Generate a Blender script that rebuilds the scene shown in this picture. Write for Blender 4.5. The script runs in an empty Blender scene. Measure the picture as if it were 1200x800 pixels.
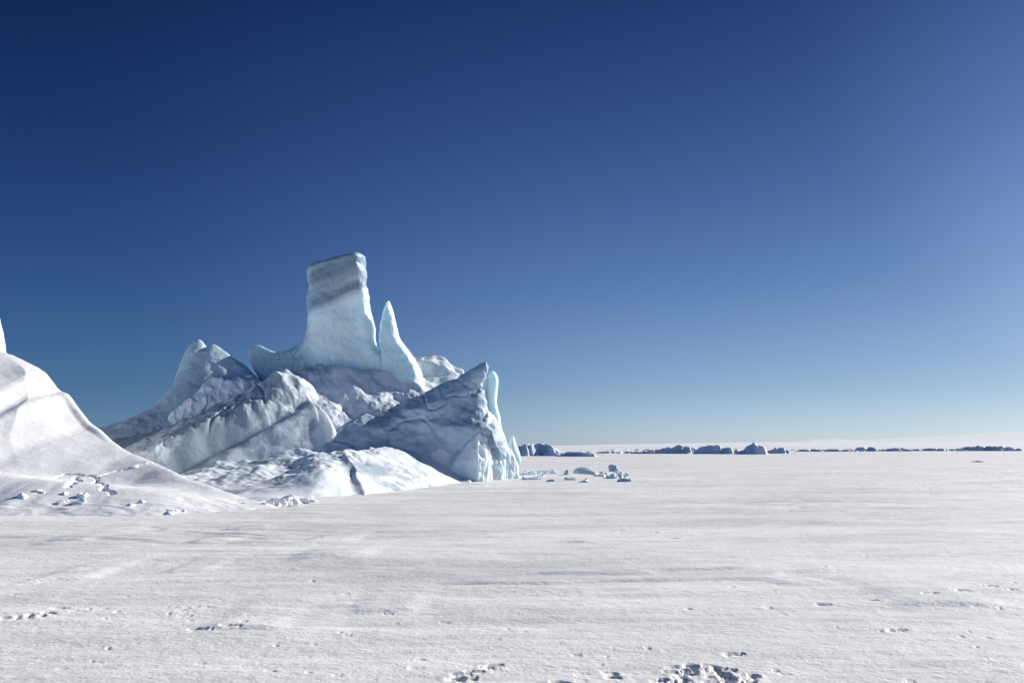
import bpy, math, random
import numpy as np
C = bpy.context.scene.collection
rng = np.random.RandomState(7)
# ------------------------------------------------------------------ camera model
F = 1039.0; CAMZ = 1.7; PITCH = math.atan(122.0/F)
cp, sp = math.cos(PITCH), math.sin(PITCH)
def P(px, py, Y):
    """point of the world seen at a photograph position, at distance Y"""
    u = px-600.0; v = 400.0-py
    k = Y/(F*cp-v*sp)
    return (u*k, Y, CAMZ+(F*sp+v*cp)*k)
def on_ground(px, py):
    d = CAMZ/math.tan(math.atan((py-400.0)/F)-PITCH); return P(px, py, d)[0], d
SUN_AZ, SUN_EL = math.radians(57), math.radians(26)

# ------------------------------------------------------------------ noise
_p = np.arange(256); np.random.RandomState(3).shuffle(_p); PERM = np.concatenate([_p, _p, _p])
_a = np.random.RandomState(5).normal(size=(256, 3)); G3 = (_a/np.linalg.norm(_a, axis=1)[:, None]).astype(np.float32)
def perlin(x, y, z=0.0):
    x, y, z = np.broadcast_arrays(np.asarray(x, np.float32), np.asarray(y, np.float32), np.asarray(z, np.float32))
    xi = np.floor(x).astype(np.int64); yi = np.floor(y).astype(np.int64); zi = np.floor(z).astype(np.int64)
    xf = x-xi; yf = y-yi; zf = z-zi
    u = xf*xf*xf*(xf*(xf*6-15)+10); v = yf*yf*yf*(yf*(yf*6-15)+10); w = zf*zf*zf*(zf*(zf*6-15)+10)
    out = 0
    for dx in (0, 1):
        for dy in (0, 1):
            for dz in (0, 1):
                h = PERM[PERM[PERM[(xi+dx) & 255]+((yi+dy) & 255)]+((zi+dz) & 255)]
                g = G3[h]
                d = g[..., 0]*(xf-dx)+g[..., 1]*(yf-dy)+g[..., 2]*(zf-dz)
                out = out+d*(u if dx else 1-u)*(v if dy else 1-v)*(w if dz else 1-w)
    return out*1.6
def fbm(x, y, z=0.0, o=4, g=0.5):
    s = 0; a = 1.0; f = 1.0
    for i in range(o):
        s = s+a*perlin(x*f+17.3*i, y*f-9.1*i, z*f+4.7*i); a *= g; f *= 2.03
    return s
def ridged(x, y, z=0.0, o=4, g=0.5):
    s = 0; a = 1.0; f = 1.0
    for i in range(o):
        s = s+a*(1-np.abs(perlin(x*f+7.3*i, y*f+3.1*i, z*f+8.7*i))*2); a *= g; f *= 2.03
    return s
def sstep(a, b, x):
    t = np.clip((x-a)/(b-a), 0, 1); return t*t*(3-2*t)
def smax(a, b, k):
    h = np.clip(0.5+0.5*(a-b)/k, 0, 1); return b*(1-h)+a*h+k*h*(1-h)
def smin(a, b, k): return -smax(-a, -b, k)

# ------------------------------------------------------------------ mesh makers
def mesh_obj(name, V, Q, mat, parent=None, smooth=True):
    V = np.asarray(V, np.float32); Q = np.asarray(Q, np.int32)
    me = bpy.data.meshes.new(name)
    me.vertices.add(len(V)); me.vertices.foreach_set('co', V.ravel())
    n = Q.shape[1]
    me.loops.add(Q.size); me.loops.foreach_set('vertex_index', Q.ravel())
    me.polygons.add(len(Q)); me.polygons.foreach_set('loop_start', np.arange(0, Q.size, n, dtype=np.int32))
    me.polygons.foreach_set('loop_total', np.full(len(Q), n, np.int32))
    me.polygons.foreach_set('use_smooth', np.full(len(Q), smooth))
    me.update(calc_edges=True); me.validate()
    if mat: me.materials.append(mat)
    o = bpy.data.objects.new(name, me); C.objects.link(o)
    if parent: o.parent = parent
    return o
def rebase(o, parent=None):
    """move the mesh origin to the middle of its foot"""
    me = o.data; n = len(me.vertices); a = np.empty(n*3, np.float32); me.vertices.foreach_get('co', a); a = a.reshape(-1, 3)
    c = np.array([(a[:, 0].min()+a[:, 0].max())/2, (a[:, 1].min()+a[:, 1].max())/2, max(a[:, 2].min(), 0)], np.float32)
    me.vertices.foreach_set('co', (a-c).ravel()); me.update(); o.location = c
    return o
def grid_faces(nu, nv, keep=None):
    i = np.arange(nu-1)[:, None]*nv+np.arange(nv-1)[None, :]
    Q = np.stack([i, i+nv, i+nv+1, i+1], -1)
    if keep is not None: Q = Q[keep]
    return Q.reshape(-1, 4)
def compact(V, Q):
    used = np.zeros(len(V), bool); used[Q.ravel()] = True
    idx = np.cumsum(used)-1
    return V[used], idx[Q]
def height_obj(name, fn, x0, x1, y0, y1, step, mat, parent=None, floor=-0.12, disp=None):
    """a closed-off relief of the ground plan: only where it stands above the floor"""
    xs = np.arange(x0, x1, step, dtype=np.float32); ys = np.arange(y0, y1, step, dtype=np.float32)
    X, Y = np.meshgrid(xs, ys, indexing='ij'); Z = fn(X, Y).astype(np.float32)
    m = Z > floor
    keep = m[:-1, :-1] | m[1:, :-1] | m[:-1, 1:] | m[1:, 1:]
    Z = np.maximum(Z, floor-0.05)
    V = np.stack([X, Y, Z], -1).reshape(-1, 3)
    if disp is not None:
        gx, gy = np.gradient(Z, step)
        N = np.stack([-gx, -gy, np.ones_like(Z)], -1); N /= np.linalg.norm(N, axis=-1)[..., None]
        V = V+(N*disp(X, Y, Z, N)[..., None]).reshape(-1, 3)
    Q = grid_faces(len(xs), len(ys), keep)
    V, Q = compact(V, Q)
    return mesh_obj(name, V, Q, mat, parent)

def surface_nets(fn, lo, hi, step):
    n = [int(math.ceil((hi[i]-lo[i])/step))+1 for i in range(3)]
    ax = [lo[i]+step*np.arange(n[i], dtype=np.float32) for i in range(3)]
    f = fn(ax[0][:, None, None], ax[1][None, :, None], ax[2][None, None, :]).astype(np.float32)
    f = np.broadcast_to(f, n).copy()
    f[0] = f[-1] = 1; f[:, 0] = f[:, -1] = 1; f[:, :, 0] = f[:, :, -1] = 1
    cnt = np.zeros([k-1 for k in n], np.float32); acc = np.zeros([k-1 for k in n]+[3], np.float32)
    S = [[slice(0, -1), slice(1, None)] for _ in range(3)]
    for axis in range(3):
        o = [a for a in range(3) if a != axis]
        for b0 in (0, 1):
            for b1 in (0, 1):
                sa = [None]*3; sb = [None]*3
                sa[axis] = S[axis][0]; sb[axis] = S[axis][1]
                sa[o[0]] = sb[o[0]] = S[o[0]][b0]; sa[o[1]] = sb[o[1]] = S[o[1]][b1]
                fa = f[tuple(sa)]; fb = f[tuple(sb)]
                c = (fa < 0) != (fb < 0)
                t = np.where(c, fa/np.where(c, fa-fb, 1), 0)
                cnt += c; acc[..., axis] += t; acc[..., o[0]] += b0*c; acc[..., o[1]] += b1*c
    act = cnt > 0
    idx = -np.ones(act.shape, np.int64); idx[act] = np.arange(act.sum())
    cell = np.argwhere(act)
    V = (cell+acc[act]/cnt[act][:, None])*step+np.array(lo)
    Qs = []
    for axis in range(3):
        o = [(axis+1) % 3, (axis+2) % 3]
        sa = [slice(1, -1)]*3; sb = [slice(1, -1)]*3
        sa[axis] = slice(0, -1); sb[axis] = slice(1, None)
        A = f[tuple(sa)] < 0; B = f[tuple(sb)] < 0
        for flag, cond in ((0, A & ~B), (1, ~A & B)):
            e = np.argwhere(cond)
            if not len(e): continue
            e = e.copy(); base = e.copy(); base[:, o[0]] += 1; base[:, o[1]] += 1
            def at(d0, d1):
                q = base.copy(); q[:, o[0]] += d0; q[:, o[1]] += d1
                return idx[q[:, 0], q[:, 1], q[:, 2]]
            q = np.stack([at(-1, -1), at(0, -1), at(0, 0), at(-1, 0)], -1)
            if flag: q = q[:, ::-1]
            Qs.append(q)
    return V, np.concatenate(Qs)
def vnormals(V, Q):
    d1 = V[Q[:, 2]]-V[Q[:, 0]]; d2 = V[Q[:, 3]]-V[Q[:, 1]]
    fn = np.cross(d1, d2); N = np.zeros_like(V)
    for k in range(4): np.add.at(N, Q[:, k], fn)
    return N/np.maximum(np.linalg.norm(N, axis=1), 1e-9)[:, None]
def relax(V, Q, it=2):
    for _ in range(it):
        S = np.zeros_like(V); c = np.zeros(len(V))
        for a, b in ((0, 1), (1, 2), (2, 3), (3, 0)):
            np.add.at(S, Q[:, a], V[Q[:, b]]); np.add.at(c, Q[:, a], 1)
        V = 0.4*V+0.6*S/c[:, None]
    return V
def chaikin(pts, it=2):
    p = np.array(pts, float)
    for _ in range(it):
        q = np.roll(p, -1, 0)
        p = np.stack([0.75*p+0.25*q, 0.25*p+0.75*q], 1).reshape(-1, 2)
    return p
def sd_poly(poly, X, Z):
    d = np.full(X.shape, 1e9); inside = np.zeros(X.shape, bool)
    n = len(poly)
    for i in range(n):
        ax_, az = poly[i]; bx, bz = poly[(i+1) % n]
        ex, ez = bx-ax_, bz-az; wx, wz = X-ax_, Z-az
        t = np.clip((wx*ex+wz*ez)/(ex*ex+ez*ez+1e-12), 0, 1)
        d = np.minimum(d, (wx-ex*t)**2+(wz-ez*t)**2)
        c = ((az > Z) != (bz > Z)) & (X < (bx-ax_)*(Z-az)/(bz-az+1e-12)+ax_)
        inside ^= c
    d = np.sqrt(d); return np.where(inside, -d, d)
def slab(name, poly_px, Yc, front, back, mat, parent=None, step=0.05, extra=None, disp=None, rough=0.05,
         rf=0.8, rb=0.8, sm=1, warp=0.06):
    """ice body: outline poly_px standing at distance Yc; front/back(x, z) = thickness towards / away from us,
    both taper off over rf / rb metres towards the outline"""
    poly = chaikin([(P(a, b, Yc)[0], P(a, b, Yc)[2]) for a, b in poly_px], 2)
    lo = poly.min(0)-0.4; hi = poly.max(0)+0.4
    xs = np.arange(lo[0], hi[0]+step, step); zs = np.arange(lo[1], hi[1]+step, step)
    X, Z = np.meshgrid(xs, zs, indexing='ij')
    D = sd_poly(poly, X, Z)
    ins = np.maximum(-D, 0)
    def prof(r):
        t = np.clip(ins/r, 0, 1); return np.sqrt(np.clip(1-(1-t)**2, 0, 1))
    Fr = front(X, Z)*prof(rf); Bk = back(X, Z)*prof(rb)
    tf, tb = float(Fr.max())+0.4, float(Bk.max())+0.4
    def fn(x, y, z):
        yy = y-Yc
        f = np.maximum(-yy-Fr[:, None, :], yy-Bk[:, None, :])
        f = smax(f, D[:, None, :]+0*yy, 0.08)
        nz = fbm(x*0.9+3, y*0.9, z*0.9, 3)*warp+fbm(x*3.1, y*3.1, z*3.1, 2)*warp*0.35
        f = f+nz
        if extra is not None: f = extra(f, x, y, z)
        return f
    # pad the 2-D maps to the grid surface_nets builds
    nx = int(math.ceil((hi[0]-lo[0])/step))+1; nz = int(math.ceil((hi[1]-lo[1])/step))+1
    def fit(A, fill):
        B = np.full((nx, nz), fill, float); a = min(nx, A.shape[0]); b = min(nz, A.shape[1]); B[:a, :b] = A[:a, :b]; return B
    Fr = fit(Fr, 0); Bk = fit(Bk, 0); D = fit(D, 1)
    V, Q = surface_nets(fn, (lo[0], Yc-tf, lo[1]), (hi[0], Yc+tb, hi[1]), step)
    V = relax(V, Q, sm)
    if disp is not None:
        N = vnormals(V, Q); V = V+N*disp(V[:, 0], V[:, 1], V[:, 2], N)[:, None]
    return mesh_obj(name, V, Q, mat, parent)

# ------------------------------------------------------------------ materials
def nt(name):
    m = bpy.data.materials.new(name); m.use_nodes = True
    t = m.node_tree; t.nodes.clear(); return m, t
def N(t, k, **kw):
    n = t.nodes.new(k)
    for a, b in kw.items():
        if a in n.inputs.keys(): n.inputs[a].default_value = b
        else: setattr(n, a, b)
    return n
def noise_node(t, vec, scale, detail=5, rough=0.55, dist=0.0):
    n = N(t, 'ShaderNodeTexNoise'); n.inputs['Scale'].default_value = scale; n.inputs['Detail'].default_value = detail
    n.inputs['Roughness'].default_value = rough; n.inputs['Distortion'].default_value = dist
    t.links.new(vec, n.inputs['Vector']); return n.outputs['Fac']
def ramp(t, fac, stops):
    r = N(t, 'ShaderNodeValToRGB'); e = r.color_ramp.elements
    while len(e) < len(stops): e.new(0.5)
    for i, (p, c) in enumerate(stops): e[i].position = p; e[i].color = (c[0], c[1], c[2], 1)
    t.links.new(fac, r.inputs['Fac']); return r.outputs['Color']
def mixc(t, fac, a, b):
    m = N(t, 'ShaderNodeMix', data_type='RGBA')
    for s, i in ((fac, 0), (a, 6), (b, 7)):
        if isinstance(s, (int, float)): m.inputs[i].default_value = s
        elif isinstance(s, tuple): m.inputs[i].default_value = (*s, 1)
        else: t.links.new(s, m.inputs[i])
    return m.outputs[2]
def mathn(t, op, a, b=0.0, c=None):
    m = N(t, 'ShaderNodeMath', operation=op)
    for s, i in ((a, 0), (b, 1)) + (((c, 2),) if c is not None else ()):
        if isinstance(s, (int, float)): m.inputs[i].default_value = s
        else: t.links.new(s, m.inputs[i])
    return m.outputs[0]
def posn(t, sx=1, sy=1, sz=1, rot=(0, 0, 0)):
    g = N(t, 'ShaderNodeNewGeometry'); mp = N(t, 'ShaderNodeMapping')
    mp.inputs['Scale'].default_value = (sx, sy, sz); mp.inputs['Rotation'].default_value = rot
    t.links.new(g.outputs['Position'], mp.inputs['Vector']); return mp.outputs[0]
def bump(t, h, strength, dist, prev=None):
    b = N(t, 'ShaderNodeBump'); b.inputs['Strength'].default_value = strength; b.inputs['Distance'].default_value = dist
    t.links.new(h, b.inputs['Height'])
    if prev is not None: t.links.new(prev, b.inputs['Normal'])
    return b.outputs[0]
def principled(t, col, rough=0.6, normal=None, sss=0.0, radius=(1, 1, 1), sscale=0.3, spec=0.3):
    p = N(t, 'ShaderNodeBsdfPrincipled')
    if isinstance(col, tuple): p.inputs['Base Color'].default_value = (*col, 1)
    else: t.links.new(col, p.inputs['Base Color'])
    p.inputs['Roughness'].default_value = rough; p.inputs['Specular IOR Level'].default_value = spec
    if normal is not None: t.links.new(normal, p.inputs['Normal'])
    if sss:
        p.subsurface_method = 'RANDOM_WALK'
        p.inputs['Subsurface Weight'].default_value = sss; p.inputs['Subsurface Radius'].default_value = radius
        p.inputs['Subsurface Scale'].default_value = sscale
    o = N(t, 'ShaderNodeOutputMaterial'); t.links.new(p.outputs[0], o.inputs[0]); return p

def snow_ground():
    m, t = nt('wind_packed_snow')
    v = posn(t, 0.12, 0.45, 1); a = noise_node(t, v, 1.0, 6, 0.6, 0.6)
    v2 = posn(t, 1, 2.2, 1); b = noise_node(t, v2, 1.3, 5, 0.6)
    s = mathn(t, 'ADD', mathn(t, 'MULTIPLY', a, 0.65), mathn(t, 'MULTIPLY', b, 0.35))
    col = ramp(t, s, [(0.38, (0.66, 0.655, 0.64)), (0.48, (0.775, 0.767, 0.745)), (0.6, (0.905, 0.89, 0.855))])
    v3 = posn(t)
    n1 = bump(t, noise_node(t, v3, 30, 4, 0.65), 0.55, 0.012)
    n2 = bump(t, noise_node(t, posn(t, 1, 1.6, 1), 7, 5, 0.65), 0.55, 0.04, n1)
    principled(t, col, 0.55, n2, spec=0.25)
    return m
def snow_mat(name, lo, hi, bumpy=0.5, scale=1.0, dirt=None, dcol=(0.4, 0.48, 0.56), left=0.0, snowcap=0.0):
    m, t = nt(name)
    v = posn(t)
    a = noise_node(t, v, 0.5*scale, 6, 0.6, 0.4)
    col = ramp(t, a, [(0.35, lo), (0.65, hi)])
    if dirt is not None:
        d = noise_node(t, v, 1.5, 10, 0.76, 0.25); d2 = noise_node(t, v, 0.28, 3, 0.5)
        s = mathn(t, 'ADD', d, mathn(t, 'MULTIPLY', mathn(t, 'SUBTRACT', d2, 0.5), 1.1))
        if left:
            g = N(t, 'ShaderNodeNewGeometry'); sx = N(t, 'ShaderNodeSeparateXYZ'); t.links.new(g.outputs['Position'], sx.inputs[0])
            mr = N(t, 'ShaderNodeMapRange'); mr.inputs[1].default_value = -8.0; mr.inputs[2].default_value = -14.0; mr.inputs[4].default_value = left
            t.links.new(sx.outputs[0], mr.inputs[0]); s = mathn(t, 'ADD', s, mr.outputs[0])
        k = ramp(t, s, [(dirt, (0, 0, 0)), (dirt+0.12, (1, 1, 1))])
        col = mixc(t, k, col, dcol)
    if snowcap:
        g = N(t, 'ShaderNodeNewGeometry'); sx = N(t, 'ShaderNodeSeparateXYZ'); t.links.new(g.outputs['Normal'], sx.inputs[0])
        kk = ramp(t, mathn(t, 'ADD', sx.outputs[2], mathn(t, 'MULTIPLY', noise_node(t, v, 0.6, 5, 0.6), 0.5)), [(snowcap, (0, 0, 0)), (snowcap+0.1, (1, 1, 1))])
        col = mixc(t, kk, col, (0.86, 0.87, 0.88))
    n1 = bump(t, noise_node(t, v, 22, 4, 0.6), bumpy, 0.02)
    n2 = bump(t, noise_node(t, v, 4, 5, 0.6), bumpy, 0.045, n1)
    principled(t, col, 0.6, n2, spec=0.25)
    return m
def ice_mat(name, c1, c2, sscale=1.0, weight=1.0, bands=False, rough=0.35, flute=0.0, zband=None, bumpy=0.35):
    m, t = nt(name)
    v = posn(t)
    a = noise_node(t, v, 0.9, 6, 0.6, 0.5)
    col = ramp(t, a, [(0.35, c1), (0.65, c2)])
    if bands:
        g = N(t, 'ShaderNodeNewGeometry'); sx = N(t, 'ShaderNodeSeparateXYZ'); t.links.new(g.outputs['Position'], sx.inputs[0])
        z = mathn(t, 'MULTIPLY_ADD', sx.outputs[0], -0.38, sx.outputs[2])
        cb = N(t, 'ShaderNodeCombineXYZ'); t.links.new(mathn(t, 'MULTIPLY', sx.outputs[0], 0.16), cb.inputs[0]); t.links.new(mathn(t, 'MULTIPLY', sx.outputs[1], 0.2), cb.inputs[1]); t.links.new(z, cb.inputs[2])
        b = noise_node(t, cb.outputs[0], 1.15, 8, 0.6, 0.3)
        lowe = N(t, 'ShaderNodeMapRange'); lowe.inputs[1].default_value = zband[0]; lowe.inputs[2].default_value = zband[0]+0.5
        t.links.new(mathn(t, 'ADD', z, mathn(t, 'MULTIPLY', b, 0.9)), lowe.inputs[0])
        k = ramp(t, b, [(0.40, (0.95, 0.95, 0.95)), (0.5, (0.78, 0.78, 0.78)), (0.62, (0.62, 0.62, 0.62))])
        kk = mathn(t, 'MULTIPLY', lowe.outputs[0], k)
        col = mixc(t, kk, col, (0.13, 0.21, 0.30))  # cap: streaked ice bands, with overhang shade painted into the colour
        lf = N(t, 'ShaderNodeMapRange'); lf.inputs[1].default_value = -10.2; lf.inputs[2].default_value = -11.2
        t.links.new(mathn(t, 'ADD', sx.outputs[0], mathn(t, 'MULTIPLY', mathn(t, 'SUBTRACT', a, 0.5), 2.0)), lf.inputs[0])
        col = mixc(t, mathn(t, 'MULTIPLY', lf.outputs[0], 0.85), col, (0.34, 0.47, 0.56))  # shade on the curl left of the tower, painted into the ice colour
    n1 = bump(t, noise_node(t, v, 9, 5, 0.6), bumpy, 0.06)
    if flute:
        vf = posn(t, 1.0, 1.0, 0.12)
        n1 = bump(t, noise_node(t, vf, 2.6, 6, 0.6, 0.3), flute, 0.25, n1)
    principled(t, col, rough, n1, weight, (0.55, 0.85, 1.0), sscale, 0.4)
    return m
M_ground = snow_ground()
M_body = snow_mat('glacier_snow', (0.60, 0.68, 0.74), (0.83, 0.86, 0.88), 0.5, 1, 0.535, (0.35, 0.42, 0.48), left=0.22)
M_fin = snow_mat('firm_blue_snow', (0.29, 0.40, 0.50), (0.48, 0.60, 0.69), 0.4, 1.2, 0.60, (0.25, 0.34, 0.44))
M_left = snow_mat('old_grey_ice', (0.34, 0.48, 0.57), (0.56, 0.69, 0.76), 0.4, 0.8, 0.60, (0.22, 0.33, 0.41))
M_mound = snow_mat('smooth_drift_snow', (0.80, 0.80, 0.805), (0.87, 0.87, 0.868), 0.4)
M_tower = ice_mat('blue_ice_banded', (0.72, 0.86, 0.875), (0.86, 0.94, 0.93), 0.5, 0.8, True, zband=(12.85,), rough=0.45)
M_ice = ice_mat('blue_ice', (0.62, 0.81, 0.84), (0.80, 0.91, 0.92), 0.4, 0.7, rough=0.4)
M_cliff = ice_mat('fluted_ice', (0.68, 0.81, 0.86), (0.9, 0.93, 0.94), 0.3, 0.5, flute=0.6)
M_far = snow_mat('distant_blue_ice', (0.28, 0.38, 0.52), (0.50, 0.60, 0.72), 0.3, 0.3, snowcap=0.84)  # base colour lightened to stand for distance haze
M_block = ice_mat('broken_ice', (0.58, 0.68, 0.73), (0.82, 0.86, 0.88), 0.1, 0.4, rough=0.5)
M_snowblock = snow_mat('block_snow', (0.74, 0.78, 0.82), (0.88, 0.885, 0.89), 0.4, 2)
M_sheet = snow_mat('ice_sheet_snow', (0.8, 0.81, 0.83), (0.86, 0.86, 0.87), 0.0, 0.02)

def tag(o, label=None, cat=None, group=None, kind=None):
    if label: o['label'] = label
    if cat: o['category'] = cat
    if group: o['group'] = group
    if kind: o['kind'] = kind
    return o
def empty(name, loc, label, cat, group=None):
    o = bpy.data.objects.new(name, None); C.objects.link(o); o.location = loc
    return tag(o, label, cat, group)
def child(o, root):
    """keep the world place of o while it becomes a part of root"""
    o.parent = root; o.location = [-a for a in root.location]; return o

# ------------------------------------------------------------------ relief helpers
def tent(X, Y, pts, sf, sb, r=0.3, ef=None, eb=None):
    """ridge through pts (x, y, z); slope sf on the camera side, sb beyond; ef/eb: decay length for drift-like flanks"""
    best = np.full(X.shape, -1e9)
    pts = np.array(pts, float)
    for (ax_, ay, az), (bx, by, bz) in zip(pts[:-1], pts[1:]):
        ex, ey = bx-ax_, by-ay; wx, wy = X-ax_, Y-ay
        t = np.clip((wx*ex+wy*ey)/(ex*ex+ey*ey), 0, 1)
        d = np.sqrt((wx-ex*t)**2+(wy-ey*t)**2)
        side = ex*wy-ey*wx            # >0: left of the walking direction
        zr = az+(bz-az)*t
        s = np.where(side > 0, sb, sf)
        dr = np.sqrt(d*d+r*r)-r
        h = zr-s*dr
        if ef is not None:
            L = np.where(side > 0, eb, ef); h = zr*np.exp(-dr/L)
        best = np.maximum(best, h)
    return best
def gauss(X, Y, x, y, sx, sy, a, ang=0.0):
    c, s = math.cos(ang), math.sin(ang); u = (X-x)*c+(Y-y)*s; v = -(X-x)*s+(Y-y)*c
    return a*np.exp(-(u/sx)**2-(v/sy)**2)
def R(*pp): return [P(*p) for p in pp]

def hit(px, py, fn, y0, y1):
    """distance at which the sight line through a photograph position meets a relief"""
    ys = np.linspace(y0, y1, 600); q = np.array([P(px, py, y) for y in ys])
    z = fn(q[:, :1], q[:, 1:2])[:, 0]; below = np.nonzero(q[:, 2] < z)[0]
    k = below[0] if len(below) else int(np.argmin(np.abs(q[:, 2]-z))); return tuple(q[k])
def line_field(X, Y, pts, am):
    """distance to a line on the plan, the side one is on (+: right of us) and the strength along it"""
    bd = np.full(X.shape, 1e9); sd_ = np.zeros(X.shape); A_ = np.zeros(X.shape)
    for k in range(len(pts)-1):
        a, b = pts[k], pts[k+1]; ex, ey = b[0]-a[0], b[1]-a[1]; t = np.clip(((X-a[0])*ex+(Y-a[1])*ey)/(ex*ex+ey*ey), 0, 1)
        d = np.hypot(X-a[0]-ex*t, Y-a[1]-ey*t); m = d < bd
        bd = np.where(m, d, bd); sd_ = np.where(m, ex*(Y-a[1])-ey*(X-a[0]), sd_); A_ = np.where(m, am[k]+(am[k+1]-am[k])*t, A_)
    return bd, sd_, A_
# ------------------------------------------------------------------ iceberg body
def body_h(X, Y):
    wx = fbm(X*0.4, Y*0.4, 3.3, 3)*0.22; wy = fbm(X*0.4+40, Y*0.4, 1.3, 3)*0.3
    A, B = X+wx, Y+wy
    crest = tent(A, B, R((60, 516, 44), (120, 508, 45), (215, 488, 46), (300, 462, 46.5), (380, 440, 46), (450, 432, 47), (485, 416, 49.5), (505, 417, 49.5), (530, 427, 49.5), (548, 441, 49.5), (570, 480, 49)), 0.62, 1.2, 0.5)
    dome = tent(A, B, R((322, 470, 44), (345, 452, 44), (375, 434, 44), (402, 432, 44.3), (430, 440, 44.8), (452, 433, 45.2), (470, 441, 45.6), (505, 452, 46.8)), 0.52, 0.5, 0.6)+0.38
    nose = tent(A, B, R((372, 436, 44), (352, 449, 43.3), (362, 466, 42.0), (380, 480, 41.2), (398, 499, 40.2)), 0.55, 2.0, 0.10)
    fold = tent(A, B, R((402, 434, 44.2), (396, 452, 43.0), (408, 472, 42.0)), 0.9, 0.7, 0.2)
    knob = tent(A, B, R((420, 470, 42.6), (438, 465, 42.6), (452, 474, 42.0), (470, 480, 42.2)), 1.1, 0.8, 0.2)
    knob2 = tent(A, B, R((432, 452, 44.2), (452, 445, 44.2), (472, 456, 43.8), (486, 462, 44.2)), 1.3, 0.6, 0.2)
    wall = tent(A, B, R((320, 535, 38.0), (356, 521, 39.3), (400, 500, 41.0), (430, 488, 42.4)), 1.7, 0.5, 0.12)
    lefts = tent(A, B, R((80, 522, 42), (150, 512, 42.5), (220, 498, 43), (290, 478, 43), (345, 466, 43)), 0.80, 0.5, 0.4)
    spur = tent(A, B, R((210, 500, 43), (262, 510, 41.5), (300, 520, 40.3), (330, 527, 39.4)), 0.5, 0.6, 0.15)
    h = smax(crest, dome, 0.3); h = smax(h, lefts, 0.4); h = smax(h, spur, 0.15)
    h = h+fbm(A*0.50, B*0.62, 3.7, 3)*(0.30*sstep(-12.5, -10, X)+0.10)*sstep(2.0, 3.2, h)
    h = smax(h, wall, 0.08)
    rough = ridged(X*0.42, Y*0.42, 0.5, 3, 0.45)-0.9
    fine = fbm(X*1.7, Y*1.7, 2.2, 4)
    h = h+rough*0.07+fine*0.03*(1+1.4*sstep(-9, -13, X))+np.abs(fbm(X*3.2, Y*3.2, 1.7, 3))*0.05*sstep(-8, -12, X)
    h = h-0.12*np.exp(-(fbm(X*0.35+5, Y*0.35, 9.2, 2)/0.05)**2)
    yf = 43.1+0.42*(X+3.0)
    lim = np.maximum(Y-yf, -9)*np.where(Y-yf > 0.7, 0.9, 2.2)+np.where(Y-yf > 0.7, 0.91, 0)+1.2+fbm(X*0.5, Y*0.6, 4.4, 3)*0.24+0.5*np.maximum(-9.5-X, 0); h = smin(h, lim, 0.7)
    lump = fbm(A*0.42+9, B*0.7, 6.1, 3)
    h = h+(lump*0.30+fbm(A*1.3, B*1.3, 2.6, 4)*0.13)*sstep(1.8, 3.0, h)*sstep(-13, -11, X)*sstep(47, 44.5, Y)
    h = smax(h, nose-0.1, 0.25)
    h = smin(h, lim+0.55+0.7*sstep(-4.8, -7.0, X)*sstep(1.8, 3.0, h)+0.5*sstep(-9, -12, X), 0.5)
    apron = tent(A, B, R((200, 556, 38), (300, 548, 38), (360, 531, 38.6), (440, 528, 39.8), (505, 528, 41.6), (560, 530, 43.5)), 0.17, 0.3, 0.9)
    white = tent(A, B, R((374, 533, 37.6), (352, 556, 33.8), (325, 580, 30.5)), 0.40, 0.22, 0.5)
    cleft = tent(A, B, R((403, 531, 38), (424, 556, 33.2), (446, 582, 29.4)), 0.12, 1.8, 0.06)
    low = smax(smax(apron, white, 0.3), cleft, 0.05)
    low = low+fbm(X*0.8, Y*0.8, 5.2, 3)*0.06+fbm(X*0.6, Y*0.6, 2.2, 4)*0.24*sstep(0.1, 0.6, low)+np.abs(fbm(X*1.9, Y*1.2, 7.7, 3))*0.11*sstep(0.15, 0.5, low)*sstep(-9.5, -6.8, X)+ridged(X*0.9, Y*0.7, 3.3, 4)*0.15*sstep(-7.5, -5.5, X)*sstep(0, 0.6, low)+rough*0.04*sstep(-9, -12, X)
    fy = np.interp(X, [-14, -9.5, -6.8, -5.0, -3.6, -2.4], [25, 27.2, 30.0, 34.0, 38.2, 41.5])
    low = smin(low, (Y-fy+fbm(X*0.8, Y*0.8, 2.9, 2)*0.3)*0.20, 0.3); low = smin(low, (-1.9-X)*2, 0.1)
    bd, sd_, A_ = line_field(X+fbm(X, Y, 3.9, 2)*0.15, Y, R((402, 536, 37.5), (412, 548, 35), (426, 562, 32.5), (448, 586, 28.6)), [0.1, 0.30, 0.28, 0.05])
    low = low+A_*np.where(sd_ > 0, np.exp(-bd/1.3), np.exp(-(bd/0.22)**1.5))+gauss(X, Y, P(378, 560, 33)[0], 33.2, 0.9, 2.4, 0.38, 0.2)
    xl = -2.6+1.4*sstep(43.5, 45.5, Y)
    h = np.minimum(h, (xl+0.4-X)*3.0+fbm(X, Y, 4, 3)*0.3)
    return smax(h, low, 0.12)
base = P(400, 562, 42)
berg = empty('iceberg', (base[0], 42, 0), 'large sculpted blue and white iceberg with square tower and pointed spire', 'iceberg')
o = height_obj('snow_slope', body_h, -24, 2.5, 26, 56, 0.035, M_body, floor=-0.1); child(o, berg)

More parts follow.
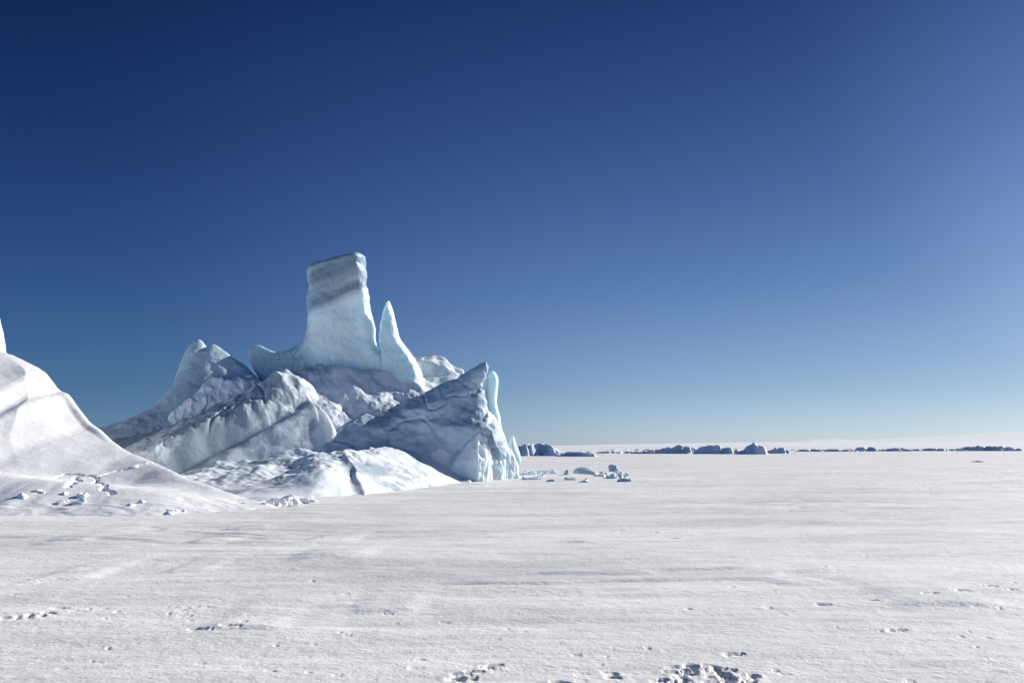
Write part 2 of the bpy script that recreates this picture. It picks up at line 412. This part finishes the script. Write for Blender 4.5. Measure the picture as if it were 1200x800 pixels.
# tower
zt = lambda py, Y: P(400, py, Y)[2]
xt = P(362, 400, 46.5)[0]
def ice_disp(amp):
    def f(x, y, z, Nn):
        a = (ridged(x*0.9, y*0.9, z*0.7, 3, 0.45)-0.9)*0.03+(ridged(x*2.6, y*2.6, z*2.0, 3, 0.5)-0.9)*0.016+fbm(x*4, y*4, z*3, 3)*0.012
        c = np.exp(-(fbm(x*1.0+2, y*0.9, z*0.22, 2)/0.035)**2)*-0.07*sstep(8.5, 6.0, z)
        return (a+c)*amp
    return f
def tower_front(X, Z): return 0.75+0.05*(9.5-Z)-0.42*np.clip(xt-X, 0, 1.6)+0.35*np.maximum(6.3-Z, 0)*(X < xt)+0.42*np.maximum(Z-9.5+0.25*np.sin(X*2), 0)+0.10*np.sin(X*2.2+Z*0.5)
def tower_disp(x, y, z, Nn):
    zz = z-0.38*x
    cap = sstep(12.9, 13.6, zz)
    return ice_disp(1.0)(x, y, z, Nn)+cap*fbm(x*0.25, y*0.4, zz*2.2, 4)*0.035*(Nn[:, 1] < 0)
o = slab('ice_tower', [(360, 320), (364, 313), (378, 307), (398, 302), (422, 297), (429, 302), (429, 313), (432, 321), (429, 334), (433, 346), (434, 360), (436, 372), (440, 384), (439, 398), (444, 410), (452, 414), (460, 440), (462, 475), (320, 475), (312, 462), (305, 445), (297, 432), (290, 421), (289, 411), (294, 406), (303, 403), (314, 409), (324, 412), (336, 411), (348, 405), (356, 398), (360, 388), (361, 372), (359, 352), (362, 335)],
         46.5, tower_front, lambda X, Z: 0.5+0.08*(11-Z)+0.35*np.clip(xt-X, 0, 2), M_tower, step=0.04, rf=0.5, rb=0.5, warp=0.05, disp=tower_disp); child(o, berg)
# spire
o = slab('ice_spire', [(455, 351), (458, 356), (462, 368), (465, 382), (468, 396), (476, 406), (486, 420), (494, 434), (497, 446), (482, 470), (445, 470), (446, 430), (445, 410), (444, 395), (446, 378), (450, 360)],
         46.3, lambda X, Z: 0.45+0.14*(9-Z)+0.08*np.maximum(6.6+0.8*(X+6.6)-Z, 0), lambda X, Z: 0.4+0*X, M_ice, step=0.035, rf=0.35, rb=0.5, warp=0.035, disp=ice_disp(0.8)); child(o, berg)
# left horn
def horn_disp(x, y, z, Nn): return (ridged(x*0.7, y*0.7, z*0.7, 4, 0.5)-0.9)*0.05+np.abs(fbm(x*2.4, y*2.4, z*2.4, 4))*0.07*sstep(4.2, 2.5, z)
def horn_front(X, Z):
    d = np.maximum(6.9-Z, 0)
    return 0.35+0.42*d+0.055*d*d+0.18*np.sin((X+0.25*Z)*1.6)
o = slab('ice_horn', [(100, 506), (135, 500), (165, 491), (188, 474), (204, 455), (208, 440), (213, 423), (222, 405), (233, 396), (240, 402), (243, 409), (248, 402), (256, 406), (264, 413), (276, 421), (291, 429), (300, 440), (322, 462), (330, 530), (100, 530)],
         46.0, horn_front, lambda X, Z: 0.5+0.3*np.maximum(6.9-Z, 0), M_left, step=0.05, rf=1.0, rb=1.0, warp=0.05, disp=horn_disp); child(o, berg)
# bright icicle wall under the horn
xr = P(318, 455, 43.3)[0]
def wall_front(X, Z): return 0.15+0.55*np.clip(5.4-Z, 0, 1.7)+0.36*(xr-X)
def flute_disp(x, y, z, Nn):
    m = 0.45+0.55*sstep(-0.2, 0.3, fbm(x*0.8, y*0.8, z*0.8, 2))
    return (ridged(x*1.8+y*1.1+fbm(x, y, z, 2)*0.5, z*0.5, 0.4, 4, 0.5)-0.9)*0.10*m+fbm(x*2.5, y*2.5, z*2.5, 4)*0.035
o = slab('icicle_wall', [(212, 494), (226, 476), (243, 462), (250, 448), (256, 439), (268, 441), (282, 442), (296, 442), (308, 447), (317, 454), (320, 472), (300, 480), (285, 488), (262, 500), (232, 508)],
         43.9, wall_front, lambda X, Z: 1.6+0*X, M_cliff, step=0.04, rf=0.25, rb=0.5, warp=0.15, disp=flute_disp); child(o, berg)
# right peak with its long shaded wall
xw = P(568, 500, 44.3)[0]
def peak_front(X, Z): return 0.25+0.36*np.maximum(5.6-Z, 0)-0.42*np.maximum(2.6-Z, 0)*sstep(xw-3.5, xw-2, X)+0.42*np.maximum(xw-X-2.0, 0)+0.10*np.sin(X*1.1+Z*1.7)
def wall_disp(x, y, z, Nn):
    r1 = ridged(x*0.45, y*0.45, z*0.6+2, 4, 0.5)-0.9
    return r1*0.13+fbm(x*2, y*2, z*2, 3)*0.02-0.10*np.exp(-(fbm(x*0.35+2, y*0.3, z*0.5, 2)/0.04)**2)
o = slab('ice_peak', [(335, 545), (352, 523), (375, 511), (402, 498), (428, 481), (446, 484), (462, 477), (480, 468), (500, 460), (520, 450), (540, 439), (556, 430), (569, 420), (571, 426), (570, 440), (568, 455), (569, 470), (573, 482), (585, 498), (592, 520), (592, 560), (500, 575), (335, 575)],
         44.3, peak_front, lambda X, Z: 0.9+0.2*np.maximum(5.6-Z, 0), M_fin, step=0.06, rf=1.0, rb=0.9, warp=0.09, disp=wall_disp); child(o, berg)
o = slab('small_peak', [(568, 450), (571, 440), (576, 433), (582, 437), (585, 446), (583, 460), (582, 474), (586, 486), (588, 500), (588, 520), (566, 520), (568, 480)],
         45.0, lambda X, Z: 0.35+0*X, lambda X, Z: 0.35+0*X, M_ice, step=0.03, rf=0.3, rb=0.3, warp=0.02); child(o, berg)
# right prow
xa = P(562, 540, 43.5)[0]
def prow_front(X, Z):
    d = X-xa
    return 2.1-np.where(d > 0, 1.15*d, -0.28*d)-0.35*np.maximum(Z-1.0, 0)+0.08*np.sin(X*9)*(d > 0)
o = slab('ice_prow', [(500, 575), (512, 556), (526, 538), (540, 520), (556, 500), (568, 484), (574, 480), (582, 490), (590, 506), (594, 522), (603, 536), (608, 552), (610, 575)],
         44.5, lambda X, Z: np.maximum(prow_front(X, Z), 0.15), lambda X, Z: 1.5+0*X, M_cliff, step=0.04, rf=0.45, rb=0.8, warp=0.07, disp=lambda x, y, z, Nn: flute_disp(x, y, z, Nn)*np.where(x > xa, 0.9, 0.25)); child(o, berg)

# ------------------------------------------------------------------ left snow mound
CRACKS = []
def mound_h(X, Y):
    wx = fbm(X*0.25, Y*0.25, 9.3, 2)*0.35
    A, B = X+wx, Y+0.7*wx
    rp_ = np.array(R((-260, 395, 44), (-60, 400, 40), (0, 411, 38), (20, 418, 37.4), (45, 431, 36.6), (58, 440, 36.2), (68, 460, 35.6), (76, 463, 35.2), (100, 497, 33.4), (125, 516, 32), (150, 530, 31), (185, 545, 29.4), (240, 563, 27), (300, 577, 25.4), (350, 588, 24.4), (420, 600, 23)))
    zr = sum(np.interp(A+d_, rp_[:, 0], rp_[:, 2]) for d_ in (-.12, 0, .12))/3; yr = sum(np.interp(A+d_, rp_[:, 0], rp_[:, 1]) for d_ in (-.8, 0, .8))/3
    d_ = yr-B
    rim = np.where(d_ > 0, zr-0.30*(np.sqrt(d_*d_+0.16)-0.4), zr+0.9*d_)
    # wind scooped edge just below the rim
    rim = rim-0.13*sstep(0.15, 0.6, d_)*sstep(2.6, 0.9, d_)*sstep(1.6, 2.6, zr)*sstep(4.3, 3.0, zr)
    kp = R((-30, 413, 37.6), (12, 422, 36.6), (27, 438, 35.2), (32, 456, 33.6), (26, 478, 32.0), (27, 500, 30.3), (36, 530, 28.2))
    ka = [0.0, 0.08, 0.24, 0.32, 0.27, 0.12, 0.0]
    bd = np.full(X.shape, 1e9); sdd = np.zeros(X.shape); am = np.zeros(X.shape)
    for k in range(len(kp)-1):
        a, b = kp[k], kp[k+1]; ex, ey = b[0]-a[0], b[1]-a[1]; t = np.clip(((A-a[0])*ex+(B-a[1])*ey)/(ex*ex+ey*ey), 0, 1)
        d = np.hypot(A-a[0]-ex*t, B-a[1]-ey*t); m = d < bd
        bd = np.where(m, d, bd); sdd = np.where(m, ex*(B-a[1])-ey*(A-a[0]), sdd); am = np.where(m, ka[k]+(ka[k+1]-ka[k])*t, am)
    knife = 0.75*am*np.where(sdd > 0, np.exp(-bd/1.5), np.exp(-(bd/0.85)))
    hollow = am*np.where(sdd > 0, 0, (1-np.exp(-bd/0.85))*np.exp(-bd/2.5))*0.25
    shoulder = tent(A, B, R((-200, 530, 26), (-60, 545, 25), (0, 556, 24.6), (50, 562, 24.5), (110, 566, 24.4), (180, 574, 24.2), (260, 583, 24.1)), 0.24, 0.3, 0.8)
    h = rim+knife-hollow; h = smax(h, shoulder, 0.7)
    h = smin(h, np.maximum(Y-22.2+fbm(X*0.5, 0.3, 1.5, 3)*0.3, -0.3)*0.32+np.maximum(Y-26, 0)*0.6, 0.3)
    h = h+fbm(X*0.4, Y*0.4, 4.2, 3)*0.05+fbm(X*3, Y*3, 4.2, 3)*0.006
    h = h-0.45*sstep(-10.5, -5.6, X)
    f = sstep(0.45, 0.1, h)
    h = h+f*np.abs(fbm(X*0.8, Y*1.6, 6.1, 3))*0.05
    for pts in CRACKS:
        bd, _, A_ = line_field(X+fbm(X*2, Y*2, 1.1, 3)*0.12, Y+fbm(X*2, Y*2, 5.1, 3)*0.12, pts, [0.17]*len(pts))
        h = h-A_*np.exp(-(bd/0.05)**2)
    return h
c1 = [hit(a, b, mound_h, 20, 40) for a, b in ((-30, 556), (30, 557), (75, 555), (112, 558), (135, 552), (160, 546), (182, 541))]
c2 = [hit(a, b, mound_h, 20, 40) for a, b in ((112, 558), (114, 566), (122, 572), (133, 579))]
c3 = [hit(a, b, mound_h, 20, 40) for a, b in ((92, 559), (84, 566), (80, 571))]
CRACKS += [c1, c2, c3]
o = height_obj('snow_mound', mound_h, -40, -4.5, 21.5, 47, 0.03, M_mound, floor=-0.1)
mroot = empty('snow_mound', (-15, 27, 0), 'smooth white snow mound with a knife edge ridge at left edge of the ice field', 'snow mound')
o.name = 'snow_drift'; child(o, mroot)
o = slab('ice_spire', [(-90, 430), (-85, 370), (-60, 330), (-30, 325), (-12, 345), (-2, 372), (4, 398), (7, 420), (10, 440)],
         39, lambda X, Z: 0.5+0*X, lambda X, Z: 0.5+0*X, M_ice, step=0.05, rf=0.6, rb=0.6, warp=0.05); child(o, mroot)

# ------------------------------------------------------------------ sea ice ground
prints = []
def add_print(px, py, L=0.28, W=0.12, dep=0.05, ang=0.0):
    x, d = on_ground(px, py); prints.append((x, d, L, W, dep, ang))
rp = random.Random(11)
for px, py in ((533, 793), (540, 789), (548, 793), (558, 786), (573, 781), (580, 779), (655, 797), (668, 799), (790, 797), (772, 794), (715, 786), (720, 791)):
    add_print(px, py, 0.15, 0.06, 0.055, rp.uniform(-.5, .5))
for i in range(44): add_print(rp.uniform(785, 885), rp.uniform(778, 799), rp.uniform(.08, .2), rp.uniform(.04, .08), rp.uniform(.02, .055), rp.uniform(-.6, .6))
for i in range(17): add_print(rp.choice((105, 118, 150, 205, 215, 230))+rp.gauss(0, 7), rp.gauss(713, 3), rp.uniform(.1, .26), rp.uniform(.03, .06), rp.uniform(.008, .018), rp.uniform(-.4, .4))
for px, py in ((10, 724), (26, 723), (42, 721), (56, 718), (70, 711), (230, 735), (270, 733), (726, 620), (764, 622), (790, 629), (1090, 697), (1160, 686), (1185, 690), (965, 709), (1020, 704), (1050, 737), (860, 765), (1125, 692), (1080, 570), (1088, 573), (1075, 567)):
    add_print(px, py, 0.22, 0.08, 0.04, rp.uniform(-.3, .3))
for i in range(120): add_print(rp.uniform(0, 1200), 600+200*rp.random()**0.8, rp.uniform(.04, .14), rp.uniform(.02, .05), rp.uniform(.008, .022), rp.uniform(-.3, .3))
lips = []
def add_lip(px0, py0, px1, py1, h, w):
    lips.append((*on_ground(px0, py0), *on_ground(px1, py1), h, w))
add_lip(330, 659, 440, 653, 0.05, 0.5); add_lip(0, 686, 110, 678, 0.05, 0.5); add_lip(45, 632, 110, 631, 0.04, 0.5)
add_lip(350, 634, 420, 631, 0.05, 0.5); add_lip(210, 636, 280, 632, 0.04, 0.5); add_lip(180, 672, 250, 668, 0.03, 0.5)
add_lip(400, 718, 500, 714, 0.03, 0.4); add_lip(225, 735, 330, 740, 0.03, 0.3); add_lip(1050, 712, 1200, 709, 0.04, 0.4)
def ground_h(X, Y):
    r = np.hypot(X, Y)
    fade = np.clip(60/np.maximum(r, 60), 0, 1)
    w = fbm(X*0.08, Y*0.08, 0.7, 2)*2.5
    h = fbm(X*0.05, Y*0.12+w*0.05, 0.2, 3)*0.07
    s = fbm(X*0.30+w*0.3, Y*1.1+w*0.5, 5.2, 4)
    h = h+s*0.026
    q = (Y*0.55+w*0.6+fbm(X*0.2, Y*0.6, 3.1, 3)*0.9)
    saw = (q-np.floor(q)); msk = sstep(0.0, 0.6, fbm(X*0.14, Y*0.35, 8.4, 3))
    h = h+(sstep(0, 0.14, saw)*(1-saw))*0.034*msk
    h = h+fbm(X*1.6, Y*3.5, 2.1, 3)*0.006
    h = h*fade
    for x, y, L, W, dep, ang in prints:
        m = (np.abs(X-x) < 3*L) & (np.abs(Y-y) < 3*L)
        if not m.any(): continue
        c, s_ = math.cos(ang), math.sin(ang); u = (X[m]-x)*c+(Y[m]-y)*s_; v = -(X[m]-x)*s_+(Y[m]-y)*c
        d = np.sqrt((u/L)**2+(v/W)**2)*2+fbm(X[m]*14, Y[m]*14, 1.0, 2)*0.4
        h[m] += -dep*sstep(1.15, 0.6, d)+dep*0.12*np.exp(-((d-1.4)/0.35)**2)
    for x0, y0, x1, y1, hh, w_ in lips:
        m = (X > x0-2) & (X < x1+2) & (Y > min(y0, y1)-3) & (Y < max(y0, y1)+3)
        if not m.any(): continue
        t = (X[m]-x0)/(x1-x0); yl = y0+(y1-y0)*t+fbm(X[m]*0.8, 0.3, 0.5, 3)*0.15
        d = Y[m]-yl; e = sstep(-0.05, 0.3, t)*sstep(1.05, 0.7, t)
        h[m] += hh*e*np.where(d < 0, 0.0, 1)*np.exp(-np.maximum(d, 0)/1.3)*sstep(0, 0.12, d)
    for gx, gy, a_, b_, c_ in ((625, 553, 2.2, .9, .16), (665, 556, 2.0, .8, .12), (705, 555, 1.6, .7, .10)):
        q_ = P(gx, gy, 44); h = h+gauss(X, Y, q_[0], 45.5, a_, b_*1.6, c_)
    # shallow hollow along the foot of the bergs
    h = h-gauss(X, Y, P(440, 590, 27)[0], 27.5, 6, 1.6, 0.12)
    return h
ang_in = np.linspace(-0.66, 0.66, 1150); ang_out = np.concatenate([np.linspace(0.66, 2*math.pi-0.66, 90)[1:-1]])
AN = np.concatenate([ang_in, ang_out, [2*math.pi-0.66]])
r = [0.4]
while r[-1] < 14000:
    c = r[-1]; r.append(c*(1.12 if c < 5.5 else 1.0042 if c < 32 else 1.011 if c < 150 else 1.05))
r = np.array(r); OX, OY = 0.0, -1.5
RR, AA = np.meshgrid(r, AN, indexing='ij')
GX = OX+RR*np.sin(AA); GY = OY+RR*np.cos(AA)
GZ = ground_h(GX.astype(np.float64), GY.astype(np.float64))
V = np.concatenate([np.stack([GX, GY, GZ], -1).reshape(-1, 3), [[OX, OY, 0]]])
Q = grid_faces(len(r), len(AN))[:, ::-1]
o = mesh_obj('ground', V, Q, M_ground); tag(o, 'flat wind packed snow over the sea ice', None, None, 'structure')
print('ground verts', len(V))

# ------------------------------------------------------------------ far ice sheet
def hill(name, pts, Y, depth, base_py=523):
    """a broad snow slope: crest through pts (px, py) at distance Y"""
    pts = np.array(pts, float); px = np.linspace(pts[0, 0], pts[-1, 0], 400); py = np.interp(px, pts[:, 0], pts[:, 1])
    k = np.ones(15)/15; py = np.convolve(np.pad(py, 7, mode='edge'), k, 'valid')
    crest = np.array([P(a, b, Y) for a, b in zip(px, py)])
    prof = [(-1.0, -0.004), (-0.8, 0.05), (-0.55, 0.25), (-0.3, 0.6), (-0.1, 0.92), (0, 1), (0.3, 0.9), (1.0, 0.3), (1.6, 0.0)]
    rows = []
    for d, hh in prof:
        q = crest.copy(); q[:, 1] += d*depth; q[:, 0] *= (Y+d*depth)/Y
        q[:, 2] = np.maximum(q[:, 2], 1.0)*hh-1.0*(hh < 0.01); rows.append(q)
    V = np.stack(rows, 0).reshape(-1, 3)
    return mesh_obj(name, V, grid_faces(len(prof), 400)[:, ::-1], M_sheet)
tag(hill('hill', [(-900, 480), (-200, 492), (100, 501), (160, 503), (300, 512), (560, 521), (640, 522.5), (700, 521), (800, 519), (900, 518), (1000, 516), (1100, 511), (1200, 505), (1400, 496), (1900, 480)], 4200, 1200), 'low far ice sheet along the horizon', kind='structure')
tag(hill('hill', [(905, 519), (930, 516), (950, 514.2), (975, 514), (1010, 516), (1040, 518)], 6000, 500), 'faint pale rise beyond the far ice sheet', kind='structure')

# ------------------------------------------------------------------ far dark ice ridges
def far_ridge(pts, Y, label, group, seed, jag=0.25, mat=None, front=1.6):
    pts = [P(a, b, Y) for a, b in pts]
    pts = [(a, b, c*0.88) for a, b, c in pts]
    x0, x1 = pts[0][0], pts[-1][0]; top = max(p[2] for p in pts)
    step = max((x1-x0)/160, 0.12)
    ym = top/front+1.5; yb = top*1.6+2
    xs = np.array([p[0] for p in pts]); zs = np.array([p[2] for p in pts])
    def fn(X, Y_):
        zr = np.interp(X, xs, zs)
        edge = sstep(x0-0.2, x0+0.8, X)*sstep(x1+0.2, x1-0.8, X)
        zr = zr*edge*(1+(ridged(X*0.35, seed, 0.3, 4)-0.9)*jag*0.8)
        d = Y_-Y+fbm(X*0.3, Y_*0.3, seed, 3)*1.6
        h = np.where(d < 0, zr+d*front, zr-d*0.55)
        return h+(ridged(X*0.4, Y_*0.4, seed, 4)-0.8)*0.16*top
    o = height_obj('ice_ridge', fn, x0-1, x1+1, Y-ym-2, Y+yb, step, mat or M_far, floor=-0.05)
    rebase(o); return tag(o, label, 'ice ridge', group)
G1 = 'broken ice ridges along the horizon'
far_ridge([(598, 524), (606, 518.5), (616, 518), (636, 519), (644, 521.5), (652, 526), (660, 530), (690, 529.5), (700, 531)], 150, 'dark blue ice ridge just right of the large iceberg, tallest of the horizon line', G1, 1.1, .12)
far_ridge([(652, 531), (664, 528.5), (680, 528), (700, 530)], 140, 'low pale blue snow covered ridge in front of end of the tall dark one', G1, 1.7, .2)
far_ridge([(690, 526.0), (760, 524.8), (830, 524.3), (900, 524.6), (1000, 525.0), (1100, 524.4), (1190, 523.6)], 310, 'long very low band of blue ice rubble running behind all the horizon ridges', G1, 12.9, .12)
far_ridge([(694, 531), (704, 528.5), (722, 527.5), (745, 529), (756, 531)], 200, 'low thin blue ice ridge between the tall dark one and the long jagged one', G1, 2.3, .3)
far_ridge([(735, 531), (752, 528.5), (766, 525), (780, 523), (795, 521.5), (808, 522), (820, 525), (830, 529)], 190, 'long jagged dark ridge with white snow streaks left of the rounded lumps', G1, 3.7, .35)
far_ridge([(812, 529), (820, 523), (830, 519.5), (838, 520), (848, 524), (862, 527), (870, 530)], 185, 'rounded blue ice lump with snowy right shoulder near middle of horizon', G1, 4.2, .2)
far_ridge([(860, 529), (872, 523.5), (882, 518), (890, 520), (901, 529)], 180, 'peaked blue ice lump with a lit top right of the rounded one', G1, 5.9, .15)
far_ridge([(897, 528.5), (906, 524), (916, 523), (928, 529)], 195, 'small mottled ice lump at right end of the clustered lumps', G1, 6.4, .3)
far_ridge([(924, 529), (940, 526.2), (962, 525.5), (985, 526), (1006, 527.5)], 260, 'thin dark ice strip starting right of the clustered lumps', G1, 7.1, .2)
far_ridge([(1002, 527.5), (1005, 523.5), (1024, 523), (1028, 527.5)], 270, 'short flat topped dark block standing in the thin strip', G1, 8.8, .1)
far_ridge([(1026, 527.5), (1042, 524.8), (1058, 524), (1068, 527)], 275, 'low dark bump right of the flat topped block', G1, 9.9, .2)
far_ridge([(1058, 527), (1085, 524.8), (1110, 524.6), (1130, 526.5)], 290, 'thin even dark strip second from the right end of horizon', G1, 10.3, .15)
far_ridge([(1118, 526.5), (1136, 522.6), (1155, 521.3), (1172, 521.6), (1196, 525)], 290, 'widest blue grey ridge at right end of the horizon strip', G1, 11.7, .15)

# ------------------------------------------------------------------ ice blocks
def chunk(name, px, py, w, h, d, mat, label, cat, group=None, seed=0, dome=0.0, dx=0.0, ang=0.0, step=None, Yo=None, on=None):
    """broken block: box cut by random planes, or a rounded lump; (px, py) is its foot in the photograph"""
    x, Y = (P(px, py, Yo)[0], Yo) if Yo else on_ground(px, py)
    rs = np.random.RandomState(seed+100)
    pl = []
    for k in range(10):
        n = rs.normal(size=3); n[2] = abs(n[2])*0.8; n /= np.linalg.norm(n); pl.append((n, rs.uniform(0.62, 0.95)))
    st = step or max(w, h, d)/26
    ca, sa = math.cos(ang), math.sin(ang)
    def fn(X, Y_, Z):
        u = (X*ca+Y_*sa-dx*Z)/(w/2); v = (-X*sa+Y_*ca)/(d/2); q = Z/h
        if dome:
            f = np.sqrt(u*u+v*v+q*q)-1
            for n, o_ in pl: f = np.maximum(f, n[0]*u+n[1]*v+n[2]*q-o_*0.9)
        else:
            f = np.maximum(np.maximum(np.abs(u), np.abs(v)), np.abs(q))-1
            for n, o_ in pl: f = np.maximum(f, n[0]*u+n[1]*v+n[2]*q-o_)
        f = f+fbm(X*2/w+seed, Y_*2/w, Z*2/w, 3)*0.2
        return np.maximum(f, -(Z+0.06)/h)*min(w, h, d)
    m = max(w, d)*0.75
    V, Q = surface_nets(fn, (-m, -m, -0.1), (m, m, h*1.25), st)
    V = relax(V, Q, 1)
    zz = float(on(np.array([[x]]), np.array([[Y]]))[0, 0]) if on else 0.0
    o = mesh_obj(name, V, Q, mat); o.location = (x, Y, max(zz, 0)-0.02-0.16*h)
    return tag(o, label, cat, group)
G2 = 'ice blocks beside the large iceberg'
# pointed shard behind the prow
o = slab('ice_shard', [(592, 545), (594, 522), (598, 514), (601, 508), (604, 515), (607, 524), (611, 535), (610, 545)], 51, lambda X, Z: 0.7+0*X, lambda X, Z: 0.6+0*X, M_left, step=0.05, rf=0.5, rb=0.5, warp=0.06)
rebase(o); tag(o, 'pointed grey blue ice shard standing just behind right edge of iceberg', 'ice shard')
chunk('ice_block', 688, 559, 2.1, 0.72, 1.5, M_fin, 'largest dark rounded ice lump right of the iceberg', 'ice block', G2, 1, dome=1, on=ground_h)
chunk('ice_block', 672, 560, 0.9, 0.3, 0.9, M_fin, 'low rounded lump leaning on left side of the largest dark lump', 'ice block', G2, 2, dome=1, on=ground_h)
chunk('ice_block', 719, 552, 0.85, 0.5, 0.7, M_fin, 'small wedge shaped blue block standing right of the dark rounded lump', 'ice block', G2, 3, dx=-0.5, on=ground_h)
chunk('ice_block', 617, 558, 0.7, 0.55, 0.6, M_block, 'squarish pale cyan block close to foot of the iceberg', 'ice block', G2, 4, on=ground_h)
chunk('ice_block', 645, 558, 0.8, 0.6, 0.8, M_block, 'tall jagged pale block midway between iceberg and dark lump', 'ice block', G2, 5, on=ground_h)
chunk('ice_block', 634, 559, 0.6, 0.3, 0.6, M_block, 'low jagged pale block just left of the tall jagged one', 'ice block', G2, 6, on=ground_h)
chunk('ice_slab', 628, 563, 1.4, 0.09, 0.9, M_fin, 'flat dark ice slab lying at right foot of the iceberg', 'ice slab', None, 7, dome=1, on=ground_h)
chunk('ice_block', 1145, 541, 1.4, 0.2, 1.2, M_fin, 'lone small grey lump on open snow far right', 'ice block', None, 8, dome=1, on=ground_h)
chunk('ice_block', 286, 594, 0.42, 0.2, 0.3, M_block, 'lone small white chunk on crack line between mound and iceberg', 'ice block', None, 9, on=ground_h)
rb_ = random.Random(4)
for k in range(60):
    px = 608+127*rb_.random(); py = rb_.gauss(559, 2.6)
    chunk('ice_fragment', px, py, rb_.uniform(.2, .9), rb_.uniform(.10, .34), rb_.uniform(.2, .7), M_block if k % 2 else M_fin,
          'small broken ice fragment scattered round the blocks right of the iceberg', 'ice fragment', 'ice fragments round the blocks right of the iceberg', 20+k, on=ground_h)
for k in range(15):
    px = rb_.uniform(10, 225)
    chunk('snow_block', px, 590, rb_.uniform(.12, .42), rb_.uniform(.05, .15), rb_.uniform(.12, .35), M_snowblock,
          'broken white snow block in the row along foot of the left mound', 'snow block', 'snow blocks along foot of the left mound', 60+k, Yo=23.3+rb_.gauss(0, .18)-0.001*px, on=mound_h)
for k in range(34):
    t = rb_.random(); px = 296+60*t+rb_.gauss(0, 5); py = 593-9*t+rb_.gauss(0, 1.2)
    chunk('snow_block', px, py, rb_.uniform(.2, .7), rb_.uniform(.06, .2), rb_.uniform(.15, .5), M_snowblock,
          'broken snow block on the raised crack between mound and iceberg apron', 'snow block', 'snow blocks on the crack between mound and iceberg', 120+k)

# ------------------------------------------------------------------ light
sun = bpy.data.lights.new('sun', 'SUN'); sun.energy = 4.6; sun.angle = math.radians(0.53); sun.color = (1.0, 0.965, 0.92)
so = bpy.data.objects.new('sun', sun); C.objects.link(so)
from mathutils import Vector
sd = Vector((math.sin(SUN_AZ)*math.cos(SUN_EL), math.cos(SUN_AZ)*math.cos(SUN_EL), math.sin(SUN_EL)))
so.rotation_euler = (-sd).to_track_quat('-Z', 'Y').to_euler(); so.location = sd*100
w = bpy.data.worlds.new('World'); bpy.context.scene.world = w; w.use_nodes = True
t = w.node_tree; t.nodes.clear()
sky = t.nodes.new('ShaderNodeTexSky'); sky.sky_type = 'NISHITA'; sky.sun_disc = False
sky.sun_elevation = SUN_EL; sky.sun_rotation = SUN_AZ; sky.altitude = 800; sky.air_density = 1.0; sky.dust_density = 0.15; sky.ozone_density = 1.5
bg = t.nodes.new('ShaderNodeBackground'); bg.inputs['Strength'].default_value = 0.10
ow = t.nodes.new('ShaderNodeOutputWorld')
tc = t.nodes.new('ShaderNodeTexCoord'); sx = t.nodes.new('ShaderNodeSeparateXYZ'); t.links.new(tc.outputs['Generated'], sx.inputs[0])
rc = ramp(t, sx.outputs[2], [(0.0, (0.82, 0.99, 1.52)), (0.03, (0.75, 0.90, 1.26)), (0.06, (0.68, 0.79, 1.05)), (0.11, (0.64, 0.73, 0.95)), (0.16, (0.55, 0.66, 0.88)), (0.32, (0.31, 0.44, 0.69)), (0.52, (0.09, 0.20, 0.44)), (0.8, (0.10, 0.2, 0.45))])
mm = N(t, 'ShaderNodeMix', data_type='RGBA', blend_type='MULTIPLY'); mm.inputs[0].default_value = 1
t.links.new(sky.outputs[0], mm.inputs[6]); t.links.new(rc, mm.inputs[7]); 
dt = N(t, 'ShaderNodeVectorMath', operation='DOT_PRODUCT'); t.links.new(tc.outputs['Generated'], dt.inputs[0]); dt.inputs[1].default_value = (math.sin(math.radians(51))*0.906, math.cos(math.radians(51))*0.906, 0.423)
rd = ramp(t, mathn(t, 'MULTIPLY_ADD', dt.outputs['Value'], 0.5, 0.5), [(0.0, (0.5, 0.88, 1.2)), (0.40, (0.5, 0.88, 1.2)), (0.50, (0.17, 0.26, 0.38)), (0.58, (0.17, 0.26, 0.38)), (0.665, (0.17, 0.26, 0.38)), (0.75, (0.33, 0.39, 0.48)), (0.85, (0.46, 0.49, 0.54)), (0.935, (0.42, 0.44, 0.47)), (0.97, (0.82, 0.73, 0.66)), (1.0, (0.95, 0.85, 0.8))])  # bright blue sky behind the camera is added fill for the shaded ice
rd.node.color_ramp.interpolation = 'B_SPLINE'
m2 = N(t, 'ShaderNodeMix', data_type='RGBA', blend_type='MULTIPLY'); m2.inputs[0].default_value = 1
t.links.new(mm.outputs[2], m2.inputs[6]); t.links.new(rd, m2.inputs[7]); t.links.new(m2.outputs[2], bg.inputs[0]); t.links.new(bg.outputs[0], ow.inputs[0])

# ------------------------------------------------------------------ camera
cam = bpy.data.cameras.new('camera'); co = bpy.data.objects.new('camera', cam); C.objects.link(co)
cam.sensor_width = 36; cam.lens = 36*F/1200; cam.clip_end = 60000; cam.clip_start = 0.1
co.location = (0, 0, CAMZ); co.rotation_euler = (math.pi/2+PITCH, 0, 0)
S = bpy.context.scene; S.camera = co
S.view_settings.view_transform = 'Standard'; S.view_settings.look = 'None'; S.view_settings.exposure = 0.5; S.view_settings.gamma = 1
S.cycles.max_bounces = 8; S.cycles.use_denoising = True
